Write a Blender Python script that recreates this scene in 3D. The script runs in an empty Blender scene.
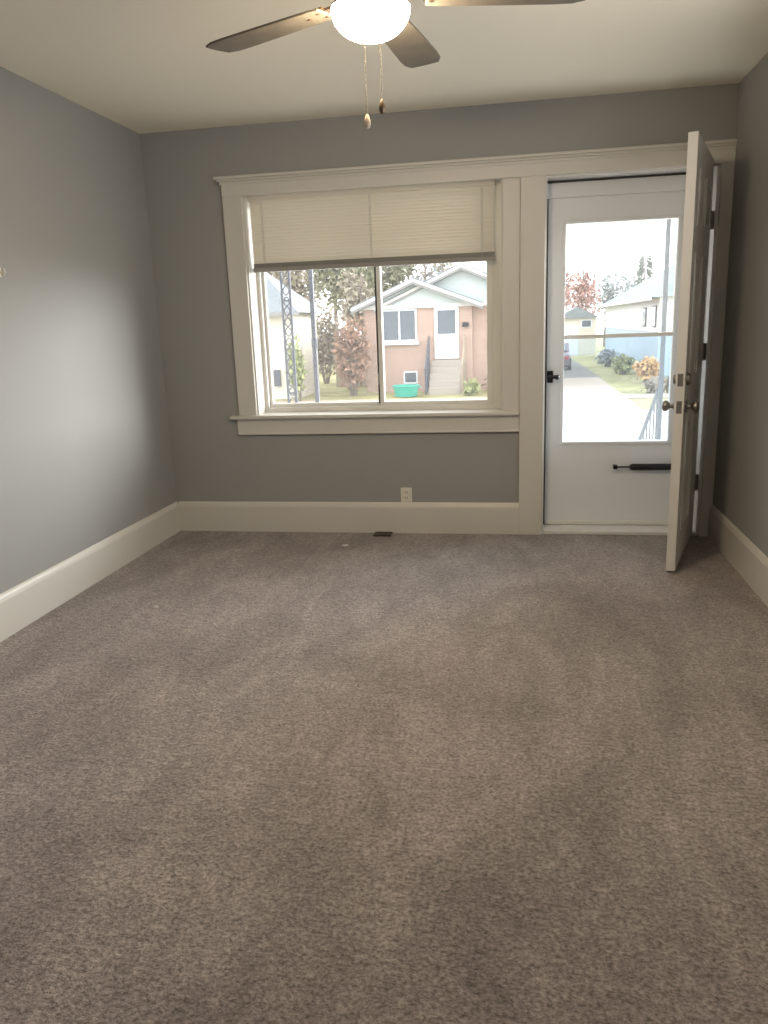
import bpy, bmesh, math, random
from mathutils import Vector, Matrix

random.seed(7)
scene = bpy.context.scene
COL = scene.collection

# ------------------------------------------------------------------ camera
CAM = Vector((2.2417, -4.6877, 1.2822))
YAW, PITCH, ROLL, FPX = 0.18, -0.2369, -0.0366, 776.87


def cam_axes():
    r = Vector((math.cos(YAW), math.sin(YAW), 0))
    f = Vector((-math.sin(YAW), math.cos(YAW), 0))
    u = Vector((0, 0, 1))
    f2 = math.cos(PITCH) * f + math.sin(PITCH) * u
    u2 = -math.sin(PITCH) * f + math.cos(PITCH) * u
    return (math.cos(ROLL) * r + math.sin(ROLL) * u2,
            -math.sin(ROLL) * r + math.cos(ROLL) * u2, f2)


ax, ay, af = cam_axes()
cam_data = bpy.data.cameras.new('camera')
cam = bpy.data.objects.new('camera', cam_data)
COL.objects.link(cam)
cam_data.sensor_fit = 'VERTICAL'
cam_data.sensor_height = 36.0
cam_data.sensor_width = 27.0
cam_data.lens = FPX * 36.0 / 1024.0
cam_data.clip_start = 0.05
cam_data.clip_end = 400
m = Matrix.Identity(4)
for i in range(3):
    m[i][0], m[i][1], m[i][2], m[i][3] = ax[i], ay[i], -af[i], CAM[i]
cam.matrix_world = m
scene.camera = cam

# ------------------------------------------------------------------ light and exposure
EXPOSURE = 0.38
SKY = 3.15
SUN = 8.8
SUN_AZ, SUN_EL, SUN_ANGLE = 50.0, 17.0, 44.0
LAMP = 140.0

scene.view_settings.view_transform = 'Standard'
scene.view_settings.look = 'None'
scene.view_settings.gamma = 1.0
scene.view_settings.use_curve_mapping = False
scene.view_settings.exposure = EXPOSURE
scene.cycles.use_denoising = True
scene.cycles.max_bounces = 14
scene.cycles.diffuse_bounces = 8
scene.cycles.transparent_max_bounces = 16
scene.cycles.sample_clamp_indirect = 6.0

world = bpy.data.worlds.new('overcast_sky')
scene.world = world
world.use_nodes = True
bg = world.node_tree.nodes['Background']
bg.inputs['Color'].default_value = (0.95, 0.975, 1.0, 1)
bg.inputs['Strength'].default_value = SKY

sd = bpy.data.lights.new('hazy_sun', 'SUN')
sd.energy = SUN
sd.angle = math.radians(SUN_ANGLE)
sd.color = (0.98, 1.0, 0.98)
sun = bpy.data.objects.new('hazy_sun', sd)
COL.objects.link(sun)
az, el = math.radians(SUN_AZ), math.radians(SUN_EL)
to_sun = Vector((math.sin(az) * math.cos(el), math.cos(az) * math.cos(el), math.sin(el)))
sun.rotation_euler = to_sun.to_track_quat('Z', 'Y').to_euler()
sun.location = to_sun * 60

# ------------------------------------------------------------------ materials
MATS = {}


def mat(name, rgb, rough=0.6, metal=0.0, spec=0.3, noise=None, bump=None, trans=0.0):
    """noise = (scale, amount) mottles the colour; bump = (scale, strength)."""
    mt = bpy.data.materials.new(name)
    mt.use_nodes = True
    nt = mt.node_tree
    b = nt.nodes['Principled BSDF']
    b.inputs['Base Color'].default_value = (*rgb, 1)
    b.inputs['Roughness'].default_value = rough
    b.inputs['Metallic'].default_value = metal
    b.inputs['Specular IOR Level'].default_value = spec
    tc = nt.nodes.new('ShaderNodeTexCoord')
    if noise:
        n = nt.nodes.new('ShaderNodeTexNoise')
        n.inputs['Scale'].default_value = noise[0]
        n.inputs['Detail'].default_value = 5
        nt.links.new(tc.outputs['Object'], n.inputs['Vector'])
        r = nt.nodes.new('ShaderNodeValToRGB')
        a = noise[1]
        r.color_ramp.elements[0].position = 0.3
        r.color_ramp.elements[1].position = 0.7
        r.color_ramp.elements[0].color = (*[c * (1 - a) for c in rgb], 1)
        r.color_ramp.elements[1].color = (*[min(1, c * (1 + a)) for c in rgb], 1)
        nt.links.new(n.outputs['Fac'], r.inputs['Fac'])
        nt.links.new(r.outputs['Color'], b.inputs['Base Color'])
    if bump:
        n = nt.nodes.new('ShaderNodeTexNoise')
        n.inputs['Scale'].default_value = bump[0]
        n.inputs['Detail'].default_value = 4
        nt.links.new(tc.outputs['Object'], n.inputs['Vector'])
        bp = nt.nodes.new('ShaderNodeBump')
        bp.inputs['Strength'].default_value = bump[1]
        bp.inputs['Distance'].default_value = 0.01
        nt.links.new(n.outputs['Fac'], bp.inputs['Height'])
        nt.links.new(bp.outputs['Normal'], b.inputs['Normal'])
    if trans > 0:
        out = nt.nodes['Material Output']
        t = nt.nodes.new('ShaderNodeBsdfTranslucent')
        t.inputs['Color'].default_value = (*rgb, 1)
        mx = nt.nodes.new('ShaderNodeMixShader')
        mx.inputs[0].default_value = trans
        nt.links.new(b.outputs[0], mx.inputs[1])
        nt.links.new(t.outputs[0], mx.inputs[2])
        nt.links.new(mx.outputs[0], out.inputs['Surface'])
    MATS[name] = mt
    return mt


def glass(name, tint=(1, 1, 1)):
    mt = bpy.data.materials.new(name)
    mt.use_nodes = True
    nt = mt.node_tree
    nt.nodes.remove(nt.nodes['Principled BSDF'])
    out = nt.nodes['Material Output']
    t = nt.nodes.new('ShaderNodeBsdfTransparent')
    t.inputs['Color'].default_value = (*tint, 1)
    g = nt.nodes.new('ShaderNodeBsdfGlossy')
    g.inputs['Roughness'].default_value = 0.02
    fr = nt.nodes.new('ShaderNodeFresnel')
    ge = nt.nodes.new('ShaderNodeNewGeometry')               # same reflectance on both faces of the thin pane
    mr = nt.nodes.new('ShaderNodeMapRange')
    mr.inputs['To Min'].default_value = 1.45
    mr.inputs['To Max'].default_value = 1 / 1.45
    nt.links.new(ge.outputs['Backfacing'], mr.inputs['Value'])
    nt.links.new(mr.outputs[0], fr.inputs['IOR'])
    mx = nt.nodes.new('ShaderNodeMixShader')
    veil = nt.nodes.new('ShaderNodeBsdfTranslucent')          # white translucent veil added for hazy glare in the panes
    veil.inputs['Color'].default_value = (1, 1, 1, 1)
    dm = nt.nodes.new('ShaderNodeMixShader')
    dm.inputs[0].default_value = 0.02
    nt.links.new(t.outputs[0], dm.inputs[1])
    nt.links.new(veil.outputs[0], dm.inputs[2])
    nt.links.new(fr.outputs[0], mx.inputs[0])
    nt.links.new(dm.outputs[0], mx.inputs[1])
    nt.links.new(g.outputs[0], mx.inputs[2])
    nt.links.new(mx.outputs[0], out.inputs['Surface'])
    MATS[name] = mt
    return mt


def carpet_mat():
    mt = bpy.data.materials.new('carpet')
    mt.use_nodes = True
    nt = mt.node_tree
    b = nt.nodes['Principled BSDF']
    b.inputs['Roughness'].default_value = 1.0
    b.inputs['Specular IOR Level'].default_value = 0.02
    b.inputs['Sheen Weight'].default_value = 0.25
    b.inputs['Sheen Roughness'].default_value = 0.6
    tc = nt.nodes.new('ShaderNodeTexCoord')

    def noise(scale, detail, rough=0.5, distort=0.0, stretch=None):
        n = nt.nodes.new('ShaderNodeTexNoise')
        n.inputs['Scale'].default_value = scale
        n.inputs['Detail'].default_value = detail
        n.inputs['Roughness'].default_value = rough
        n.inputs['Distortion'].default_value = distort
        if stretch:
            mp = nt.nodes.new('ShaderNodeMapping')
            mp.inputs['Rotation'].default_value = (0, 0, stretch[2])
            mp.inputs['Scale'].default_value = (stretch[0], stretch[1], 1)
            nt.links.new(tc.outputs['Object'], mp.inputs['Vector'])
            nt.links.new(mp.outputs[0], n.inputs['Vector'])
        else:
            nt.links.new(tc.outputs['Object'], n.inputs['Vector'])
        return n

    def ramp(n, p0, c0, p1, c1):
        r = nt.nodes.new('ShaderNodeValToRGB')
        r.color_ramp.elements[0].position = p0
        r.color_ramp.elements[1].position = p1
        r.color_ramp.elements[0].color = (*c0, 1)
        r.color_ramp.elements[1].color = (*c1, 1)
        nt.links.new(n.outputs['Fac'], r.inputs['Fac'])
        return r

    def mul(a, c):
        mx = nt.nodes.new('ShaderNodeMix')
        mx.data_type = 'RGBA'
        mx.blend_type = 'MULTIPLY'
        mx.inputs[0].default_value = 1.0
        nt.links.new(a, mx.inputs[6])
        nt.links.new(c, mx.inputs[7])
        return mx.outputs[2]

    yarn = noise(95, 4, 0.7)
    c1 = ramp(yarn, 0.33, CARPET_DARK, 0.66, CARPET_LIGHT)
    clump = noise(36, 3, 0.6)
    c2 = ramp(clump, 0.3, (0.70, 0.70, 0.70), 0.7, (1.18, 1.18, 1.18))
    lay = noise(2.6, 4, 0.55, 0.8, (1.0, 0.55, 0.5))           # pile brushed one way and the other
    c3 = ramp(lay, 0.36, (0.80, 0.79, 0.78), 0.64, (1.18, 1.18, 1.18))
    swirl = noise(8.0, 3, 0.6, 1.2, (1.0, 0.45, -0.6))
    c4 = ramp(swirl, 0.35, (0.88, 0.88, 0.88), 0.65, (1.10, 1.10, 1.10))
    out = mul(mul(mul(c1.outputs[0], c2.outputs[0]), c3.outputs[0]), c4.outputs[0])
    nt.links.new(out, b.inputs['Base Color'])
    bp = nt.nodes.new('ShaderNodeBump')
    bp.inputs['Strength'].default_value = 0.9
    bp.inputs['Distance'].default_value = 0.012
    nt.links.new(yarn.outputs['Fac'], bp.inputs['Height'])
    bp2 = nt.nodes.new('ShaderNodeBump')
    bp2.inputs['Strength'].default_value = 0.5
    bp2.inputs['Distance'].default_value = 0.02
    nt.links.new(clump.outputs['Fac'], bp2.inputs['Height'])
    nt.links.new(bp.outputs[0], bp2.inputs['Normal'])
    nt.links.new(bp2.outputs[0], b.inputs['Normal'])
    return mt


def brick_mat(name, a, c, mortar, scale=1.0):
    mt = bpy.data.materials.new(name)
    mt.use_nodes = True
    nt = mt.node_tree
    b = nt.nodes['Principled BSDF']
    b.inputs['Roughness'].default_value = 0.9
    tc = nt.nodes.new('ShaderNodeTexCoord')
    mp = nt.nodes.new('ShaderNodeMapping')
    mp.inputs['Rotation'].default_value = (math.radians(90), 0, 0)
    nt.links.new(tc.outputs['Object'], mp.inputs['Vector'])
    br = nt.nodes.new('ShaderNodeTexBrick')
    br.inputs['Scale'].default_value = scale
    br.inputs['Color1'].default_value = (*a, 1)
    br.inputs['Color2'].default_value = (*c, 1)
    br.inputs['Mortar'].default_value = (*mortar, 1)
    br.inputs['Mortar Size'].default_value = 0.008
    br.inputs['Brick Width'].default_value = 0.22
    br.inputs['Row Height'].default_value = 0.075
    nt.links.new(mp.outputs[0], br.inputs['Vector'])
    nt.links.new(br.outputs['Color'], b.inputs['Base Color'])
    return mt


CARPET_DARK = (0.134, 0.110, 0.103)
CARPET_LIGHT = (0.465, 0.405, 0.390)
CARPET = carpet_mat()
WALL = mat('grey_wall_paint', (0.315, 0.316, 0.308), 0.55, spec=0.3, bump=(60, 0.04))
CEIL = mat('ceiling_paint', (0.88, 0.83, 0.72), 0.85, bump=(45, 0.08))
TRIM = mat('cream_trim_paint', (0.61, 0.59, 0.55), 0.38, spec=0.4)
DOORWHITE = mat('door_paint', (0.70, 0.69, 0.68), 0.4, spec=0.4)
STORMWHITE = mat('storm_door_enamel', (0.72, 0.74, 0.76), 0.35, spec=0.45)
VINYL = mat('window_vinyl', (0.72, 0.71, 0.68), 0.4, spec=0.4)
SLAT = mat('blind_slat', (0.80, 0.765, 0.69), 0.55, trans=0.28)
BLINDRAIL = mat('blind_rail', (0.30, 0.29, 0.27), 0.5)  # rail and slat stack coloured dark for their silhouette against the window
BLACK = mat('black_metal', (0.02, 0.02, 0.024), 0.35, metal=0.3)
NICKEL = mat('satin_nickel', (0.30, 0.28, 0.26), 0.35, metal=0.9)
DARKSTRIP = mat('dark_gap_and_strip', (0.05, 0.05, 0.05), 0.8)  # dark for the weatherstrip, and for the shaded storm door gaps
PLASTIC = mat('ivory_plastic', (0.72, 0.69, 0.62), 0.4)
SLOT = mat('socket_slot', (0.03, 0.03, 0.03), 0.6)
BLADE = mat('fan_blade_wood', (0.155, 0.138, 0.115), 0.9, noise=(14, 0.15))
BRONZE = mat('fan_housing_bronze', (0.16, 0.11, 0.075), 0.4, metal=0.7)
CHAIN = mat('pull_chain_brass', (0.26, 0.22, 0.16), 0.6, metal=0.2)
FOB = mat('pull_fob_wood', (0.50, 0.40, 0.30), 0.5)
VENT = mat('floor_vent_brown', (0.075, 0.06, 0.05), 0.5, metal=0.3)
LINT = mat('white_lint', (0.75, 0.73, 0.70), 0.9)
GLASS = glass('clear_glass')
SCREEN = glass('storm_lower_glass', (0.90, 0.95, 1.0))

GRASS = mat('lawn', (0.215, 0.20, 0.085), 0.95, noise=(0.9, 0.35))
ROAD = mat('pale_road', (0.37, 0.335, 0.29), 0.9, noise=(0.6, 0.08))
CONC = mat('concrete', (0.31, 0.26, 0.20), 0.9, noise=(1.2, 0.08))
BOUNCECONC = mat('bounce_concrete', (0.74, 0.72, 0.68), 0.9, noise=(1.2, 0.06))  # extra pale, for the unseen slabs that bounce daylight indoors
STEPS = mat('pale_step_concrete', (0.32, 0.285, 0.25), 0.9)
GRAVEL = mat('gravel', (0.14, 0.13, 0.115), 0.95, noise=(3, 0.15))
BRICK = brick_mat('salmon_brick', (0.34, 0.215, 0.165), (0.39, 0.26, 0.205), (0.40, 0.35, 0.31))
SIDING = mat('pale_siding', (0.42, 0.47, 0.47), 0.7)
WHITESIDE = mat('white_siding', (0.68, 0.70, 0.70), 0.7)
BLUESIDE = mat('blue_grey_siding', (0.34, 0.43, 0.50), 0.7)
CREAMSIDE = mat('cream_siding', (0.56, 0.53, 0.45), 0.7)
ROOFGREY = mat('grey_shingle', (0.17, 0.19, 0.205), 0.9, noise=(6, 0.12))
ROOFTEAL = mat('weathered_green_shingle', (0.17, 0.21, 0.21), 0.9, noise=(6, 0.12))
FASCIA = mat('fascia_white', (0.55, 0.55, 0.53), 0.6)
FASCIAGREY = mat('fascia_grey', (0.22, 0.22, 0.22), 0.6)
DARKGLASS = mat('far_window_glass', (0.06, 0.08, 0.10), 0.12, spec=0.6)
EXWHITE = mat('exterior_white', (0.58, 0.61, 0.66), 0.6)
IRON = mat('grey_wrought_iron', (0.085, 0.09, 0.11), 0.5, metal=0.2)
PORCHGREY = mat('porch_post_grey', (0.115, 0.125, 0.135), 0.5)
WOOD = mat('weathered_wood', (0.30, 0.24, 0.18), 0.8, noise=(8, 0.2))
BARK = mat('bark', (0.20, 0.165, 0.14), 0.95, noise=(7, 0.25))
LEAFRUST = mat('rust_leaves', (0.30, 0.185, 0.13), 0.9, noise=(0.8, 0.25))
LEAFRED = mat('dull_red_leaves', (0.36, 0.22, 0.19), 0.9, noise=(0.8, 0.25))
LEAFGREEN = mat('olive_leaves', (0.20, 0.20, 0.125), 0.9, noise=(0.8, 0.3))
LEAFTAN = mat('tan_leaves', (0.27, 0.235, 0.18), 0.9, noise=(0.8, 0.25))
LEAFGREY = mat('blue_grey_twigs', (0.30, 0.33, 0.35), 0.9, noise=(0.8, 0.25))
NEEDLE = mat('conifer_needles', (0.17, 0.19, 0.17), 0.9, noise=(0.8, 0.25))
LEAFORANGE = mat('orange_leaves', (0.52, 0.32, 0.14), 0.9, noise=(0.8, 0.25))
SHRUB = mat('shrub_leaves', (0.28, 0.31, 0.14), 0.9, noise=(0.8, 0.3))
TEAL = mat('turquoise_plastic', (0.03, 0.33, 0.25), 0.4)
CARPAINT = mat('dark_plum_car', (0.10, 0.07, 0.09), 0.3, spec=0.6)
TYRE = mat('tyre_rubber', (0.03, 0.03, 0.03), 0.8)
TAIL = mat('tail_light_red', (0.35, 0.03, 0.03), 0.3)


def lamp_mat(name, rgb, power):
    mt = bpy.data.materials.new(name)
    mt.use_nodes = True
    b = mt.node_tree.nodes['Principled BSDF']
    b.inputs['Base Color'].default_value = (0.9, 0.85, 0.75, 1)
    b.inputs['Roughness'].default_value = 0.4
    b.inputs['Emission Color'].default_value = (*rgb, 1)
    b.inputs['Emission Strength'].default_value = power
    return mt


BOWL = lamp_mat('glowing_frosted_bowl', (1.0, 0.79, 0.52), LAMP)
PORCHPAINT = mat('pale_porch_paint', (0.78, 0.76, 0.71), 0.8)


# ------------------------------------------------------------------ mesh helpers
class MB:
    def __init__(self):
        self.bm = bmesh.new()

    def poly(self, pts):
        try:
            return self.bm.faces.new([self.bm.verts.new(p) for p in pts])
        except ValueError:
            return None

    def box(self, x0, x1, y0, y1, z0, z1, M=None):
        vs = []
        for x in (x0, x1):
            for y in (y0, y1):
                for z in (z0, z1):
                    v = Vector((x, y, z))
                    vs.append(self.bm.verts.new(M @ v if M else v))
        for f in ((0, 1, 3, 2), (4, 6, 7, 5), (0, 4, 5, 1), (2, 3, 7, 6), (0, 2, 6, 4), (1, 5, 7, 3)):
            self.bm.faces.new([vs[i] for i in f])
        return self

    def tube(self, pts, r, n=10, caps=True):
        pts = [Vector(p) for p in pts]
        rs = r if isinstance(r, (list, tuple)) else [r] * len(pts)
        rings = []
        for i, p in enumerate(pts):
            d = (pts[min(i + 1, len(pts) - 1)] - pts[max(i - 1, 0)])
            q = d.to_track_quat('Z', 'Y')
            rings.append([self.bm.verts.new(p + q @ Vector((math.cos(a) * rs[i], math.sin(a) * rs[i], 0)))
                          for a in [2 * math.pi * k / n for k in range(n)]])
        for a, b in zip(rings, rings[1:]):
            for k in range(n):
                self.bm.faces.new((a[k], a[(k + 1) % n], b[(k + 1) % n], b[k]))
        if caps:
            self.bm.faces.new(rings[0][::-1])
            self.bm.faces.new(rings[-1])
        return self

    def lathe(self, prof, c=(0, 0, 0), n=32, M=None, cap0=False, cap1=False):
        """profile of (radius, height)"""
        c = Vector(c)
        rings = []
        for r, h in prof:
            ring = []
            for k in range(n):
                a = 2 * math.pi * k / n
                v = Vector((math.cos(a) * max(r, 1e-4), math.sin(a) * max(r, 1e-4), h))
                ring.append(self.bm.verts.new(c + (M @ v if M else v)))
            rings.append(ring)
        for a, b in zip(rings, rings[1:]):
            for k in range(n):
                self.bm.faces.new((a[k], a[(k + 1) % n], b[(k + 1) % n], b[k]))
        if cap0:
            self.bm.faces.new(rings[0][::-1])
        if cap1:
            self.bm.faces.new(rings[-1])
        return self

    def prism(self, pts, d):
        """closed polygon pts extruded by vector d"""
        d = Vector(d)
        a = [self.bm.verts.new(Vector(p)) for p in pts]
        b = [self.bm.verts.new(Vector(p) + d) for p in pts]
        n = len(a)
        self.bm.faces.new(a)
        self.bm.faces.new(b[::-1])
        for k in range(n):
            self.bm.faces.new((a[k], b[k], b[(k + 1) % n], a[(k + 1) % n]))
        return self

    def build(self, name, material, parent=None, bevel=0.0, smooth=False, label=None):
        bmesh.ops.recalc_face_normals(self.bm, faces=self.bm.faces[:])
        me = bpy.data.meshes.new(name)
        if parent is not None:
            off = Vector(parent.location)
            p = parent.parent
            while p is not None:
                off += Vector(p.location)
                p = p.parent
            self.bm.transform(Matrix.Translation(-off))
        if smooth:
            for f in self.bm.faces:
                f.smooth = True
        self.bm.to_mesh(me)
        self.bm.free()
        me.materials.append(material)
        o = bpy.data.objects.new(name, me)
        COL.objects.link(o)
        if parent is not None:
            o.parent = parent
        if bevel > 0:
            md = o.modifiers.new('bevel', 'BEVEL')
            md.width = bevel
            md.segments = 2
            md.limit_method = 'ANGLE'
            md.angle_limit = math.radians(40)
        if smooth:
            me.set_sharp_from_angle(angle=math.radians(42))
        if label:
            o['label'] = label
        return o


def tag(o, label, cat, group=None, kind=None):
    o['label'] = label
    o['category'] = cat
    if group:
        o['group'] = group
    if kind:
        o['kind'] = kind
    return o


def empty(name, loc, label, cat, group=None, kind=None):
    o = bpy.data.objects.new(name, None)
    o.empty_display_size = 0.1
    COL.objects.link(o)
    o.location = loc
    return tag(o, label, cat, group, kind)


def copy_tree(o, parent=None):
    c = o.copy()
    COL.objects.link(c)
    if parent is not None:
        c.parent = parent
    for ch in list(o.children):
        copy_tree(ch, c)
    return c


def struct(mb, name, material, label, cat, **k):
    return tag(mb.build(name, material, **k), label, cat, kind='structure')


# ------------------------------------------------------------------ room shell
W, H = 3.3406, 2.4304
YR = -6.3
WT = 0.215                                   # front wall thickness
WX0, WX1, WZ0, WZ1 = 0.605, 2.128, 0.752, 2.068
DX0, DX1, DZ1 = 2.365, 3.268, 2.045

struct(MB().box(-0.15, W + 0.15, YR - 0.15, WT, -0.12, 0.0), 'floor', CARPET,
       'taupe grey wall to wall carpet covering the whole room', 'carpet')

mb = MB().box(-0.15, W + 0.15, YR - 0.15, WT, H, H + 0.12)
struct(mb, 'ceiling', CEIL, 'plain off white painted ceiling above the ceiling fan', 'ceiling')

mb = MB()
for b in ((-0.15, WX0, 0, H), (WX0, WX1, 0, WZ0), (WX0, WX1, WZ1, H), (WX1, DX0, 0, H),
          (DX0, DX1, DZ1, H), (DX1, W + 0.15, 0, H)):
    mb.box(b[0], b[1], 0.0, WT, b[2], b[3])
struct(mb, 'wall_front', WALL, 'grey painted wall holding the window and the front doorway', 'wall')
struct(MB().box(-0.15, 0, YR - 0.15, 0, 0, H), 'wall_left', WALL,
       'grey painted left wall with daylight falling across it', 'wall')
SWY0, SWY1, SWZ0, SWZ1 = -4.3, -1.42, 1.15, 2.22
mb = MB()
for b in ((YR - .15, SWY0, 0, H), (SWY1, 0, 0, H), (SWY0, SWY1, 0, SWZ0), (SWY0, SWY1, SWZ1, H)):
    mb.box(W, W + 0.15, b[0], b[1], b[2], b[3])
struct(mb, 'wall_right', WALL,
       'grey painted right wall behind the open front door', 'wall')
struct(MB().box(0, W, YR - 0.15, YR, 0, H), 'wall_rear', WALL,
       'grey painted rear wall behind the viewer', 'wall')


def baseboard(name, pts_fn, length_vec, label):
    prof = [(0, 0), (0.018, 0), (0.018, 0.165), (0.014, 0.178), (0.008, 0.19), (0.0, 0.196)]
    return struct(MB().prism([pts_fn(d, z) for d, z in prof], length_vec), name, TRIM, label, 'baseboard')


baseboard('baseboard_left', lambda d, z: (d, YR, z), (0, -YR - 0.0, 0),
          'cream painted baseboard running along the left wall')
baseboard('baseboard_front', lambda d, z: (0.018, -d, z), (2.228 - 0.018, 0, 0),
          'cream painted baseboard below the window')
baseboard('baseboard_right', lambda d, z: (W - d, YR, z), (0, -YR - 0.03, 0),
          'cream painted baseboard running along the right wall')

rw = empty('added_side_window', (W + .07, -2.4, SWZ0), 'wide side window added out of view in the right wall to let in more daylight', 'window', kind='structure')  # added window, out of view, brings in extra daylight
mb = MB()
mb.box(W + .05, W + .11, SWY0, SWY1, SWZ0, SWZ0 + .05).box(W + .05, W + .11, SWY0, SWY1, SWZ1 - .05, SWZ1)
for y in (SWY0, (SWY0 + SWY1) / 2 - .025, SWY1 - .05):
    mb.box(W + .05, W + .11, y, y + .05, SWZ0 + .05, SWZ1 - .05)
mb.build('window_frame', VINYL, rw)
MB().box(W + .078, W + .082, SWY0 + .04, SWY1 - .04, SWZ0 + .04, SWZ1 - .04).build('pane', GLASS, rw)
mb = MB()
mb.box(W - .02, W, SWY0 - .1, SWY0, SWZ0, SWZ1).box(W - .02, W, SWY1, SWY1 + .1, SWZ0, SWZ1)
mb.box(W - .02, W, SWY0 - .1, SWY1 + .1, SWZ1, SWZ1 + .1).box(W - .02, W, SWY0 - .1, SWY1 + .1, SWZ0 - .09, SWZ0 - .02)
mb.build('casing', TRIM, rw, bevel=.003)
MB().box(W - .025, W + .05, SWY0 - .10, SWY1 + .10, SWZ0 - .02, SWZ0).build('window_sill', TRIM, rw, bevel=.003)

# shared head casing over window and door
mb = MB()
mb.box(0.487, W, -0.020, 0, 2.045, 2.128)
mb.box(0.4655, W, -0.034, 0, 2.128, 2.140)
mb.box(0.452, W, -0.044, 0, 2.140, 2.156)
mb.box(0.478, W, -0.026, 0, 2.112, 2.128)
struct(mb, 'trim_1', TRIM, 'long cream head casing with stepped cap above window and doorway', 'trim', bevel=0.003)

# ------------------------------------------------------------------ window
win = empty('window_1', (1.37, 0.0, 0.75), 'wide two-pane slider window with cream casing and half-lowered blind',
            'window', kind='structure')
mb = MB().box(0.488, WX0, -0.020, 0, 0.756, 2.045)
mb.build('casing', TRIM, win, bevel=0.003)
mb = MB().box(WX1, 2.226, -0.014, 0, 0.756, 2.045)
mb.build('casing', TRIM, win, bevel=0.003)
mb = MB().box(0.435, 2.226, -0.050, 0, 0.735, 0.756).box(WX0 + .002, WX1 - .002, 0, 0.135, 0.735, 0.756)
mb.build('window_sill', TRIM, win, bevel=0.004)
mb = MB().box(0.472, 2.226, -0.020, 0, 0.633, 0.735).box(0.478, 2.226, -0.024, 0, 0.633, 0.645)
mb.build('apron', TRIM, win, bevel=0.003)
# jamb liners
FY0, FY1 = 0.135, 0.205
mb = MB()
mb.box(WX0 - .001, WX0 + 0.010, -0.002, FY0, 0.756, WZ1)
mb.box(WX1 - 0.010, WX1 + .001, -0.002, FY0, 0.756, WZ1)
mb.box(WX0, WX1, -0.002, FY0, WZ1 - 0.010, WZ1 + .001)
mb.build('jamb_liner', TRIM, win)
# vinyl frame
mb = MB()
mb.box(WX0, WX0 + 0.032, FY0, FY1, 0.74, WZ1)
mb.box(WX1 - 0.062, WX1, FY0, FY1, 0.74, WZ1)
mb.box(WX0 + .032, WX1 - .062, FY0, FY1, 0.74, 0.786)
mb.box(WX0 + .032, WX1 - .062, FY0, FY1, WZ1 - 0.04, WZ1)
mb.build('window_frame', VINYL, win, bevel=0.003)


def sash(x0, x1, y0, y1, z0, z1, sl, sr, sb, st, name='sash'):
    mb = MB()
    mb.box(x0, x0 + sl, y0, y1, z0, z1)
    mb.box(x1 - sr, x1, y0, y1, z0, z1)
    mb.box(x0 + sl, x1 - sr, y0, y1, z0, z0 + sb)
    mb.box(x0 + sl, x1 - sr, y0, y1, z1 - st, z1)
    s = mb.build(name, VINYL, win, bevel=0.002)
    ym = (y0 + y1) / 2
    MB().box(x0 + sl - .004, x1 - sr + .004, ym - .002, ym + .002, z0 + sb - .004, z1 - st + .004).build('pane', GLASS, s)
    return s


sash(0.637, 1.392, 0.168, 0.196, 0.786, 2.028, 0.018, 0.026, 0.022, 0.03)
sl = sash(1.366, 2.066, 0.140, 0.166, 0.786, 2.028, 0.026, 0.034, 0.024, 0.03)
MB().box(1.360, 1.368, 0.128, 0.140, 0.92, 0.99).build('sash_latch', BLINDRAIL, sl)
# dark weatherstrip seen on the meeting stile
MB().box(1.356, 1.366, 0.142, 0.166, 0.80, 2.02).build('meeting_strip', DARKSTRIP, win)

# ------------------------------------------------------------------ blind
bl = empty('window_blind', (1.35, 0.07, 2.05), 'half-lowered beige mini blind in the window, its bottom rail coloured dark as a backlit silhouette', 'blind')
BX0, BX1 = 0.625, 2.085
MB().box(BX0, BX1, 0.045, 0.090, 2.024, 2.057).build('headrail', SLAT, bl, bevel=0.003)
mb = MB()
zt, zb = 2.022, 1.668
ns = 19
for i in range(ns):
    z = zt - (i + 0.5) * (zt - zb) / ns
    h = (zt - zb) / ns * 0.74
    prof = []
    for k in range(5):
        t = -1 + 2 * k / 4
        prof.append((0.066 + 0.006 * t - 0.0022 * (1 - t * t), z - h * t))
    back = [(y + 0.0007, zz) for y, zz in prof[::-1]]
    mb.prism([(BX0 + .004, y, zz) for y, zz in prof + back], (BX1 - BX0 - .008, 0, 0))
mb.build('slats', SLAT, bl)
mb = MB().box(BX0, BX1, 0.050, 0.084, 1.618, 1.642)
for k in range(6):
    mb.box(BX0 + .003, BX1 - .003, 0.053, 0.080, 1.644 + k * .004, 1.6465 + k * .004)
mb.build('bottom_rail', BLINDRAIL, bl, label='bottom rail with the slats stacked on it, dark grey for their backlit silhouette')
for x in (0.70, 1.36, 2.01):
    mb = MB()
    for dx in (-.004, .004):
        mb.tube([(x + dx, 0.056, 2.03), (x + dx, 0.056, 1.63)], 0.0012, 6)
    mb.build('ladder_cord', FASCIA, bl)

# ------------------------------------------------------------------ door surround and storm door
SY0, SY1 = 0.150, 0.190
mb = MB()
mb.box(2.2265, DX0, -0.024, 0, 0.0, 2.045)
struct(mb, 'trim_2', TRIM, 'cream vertical casing between the window and the front doorway', 'trim', bevel=0.003)
mb = MB().box(DX1 + 0.008, W - .0005, -0.024, 0, 0.0, 2.045)
struct(mb, 'trim_3', TRIM, 'narrow cream casing right of the doorway in the corner', 'trim', bevel=0.003)

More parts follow.
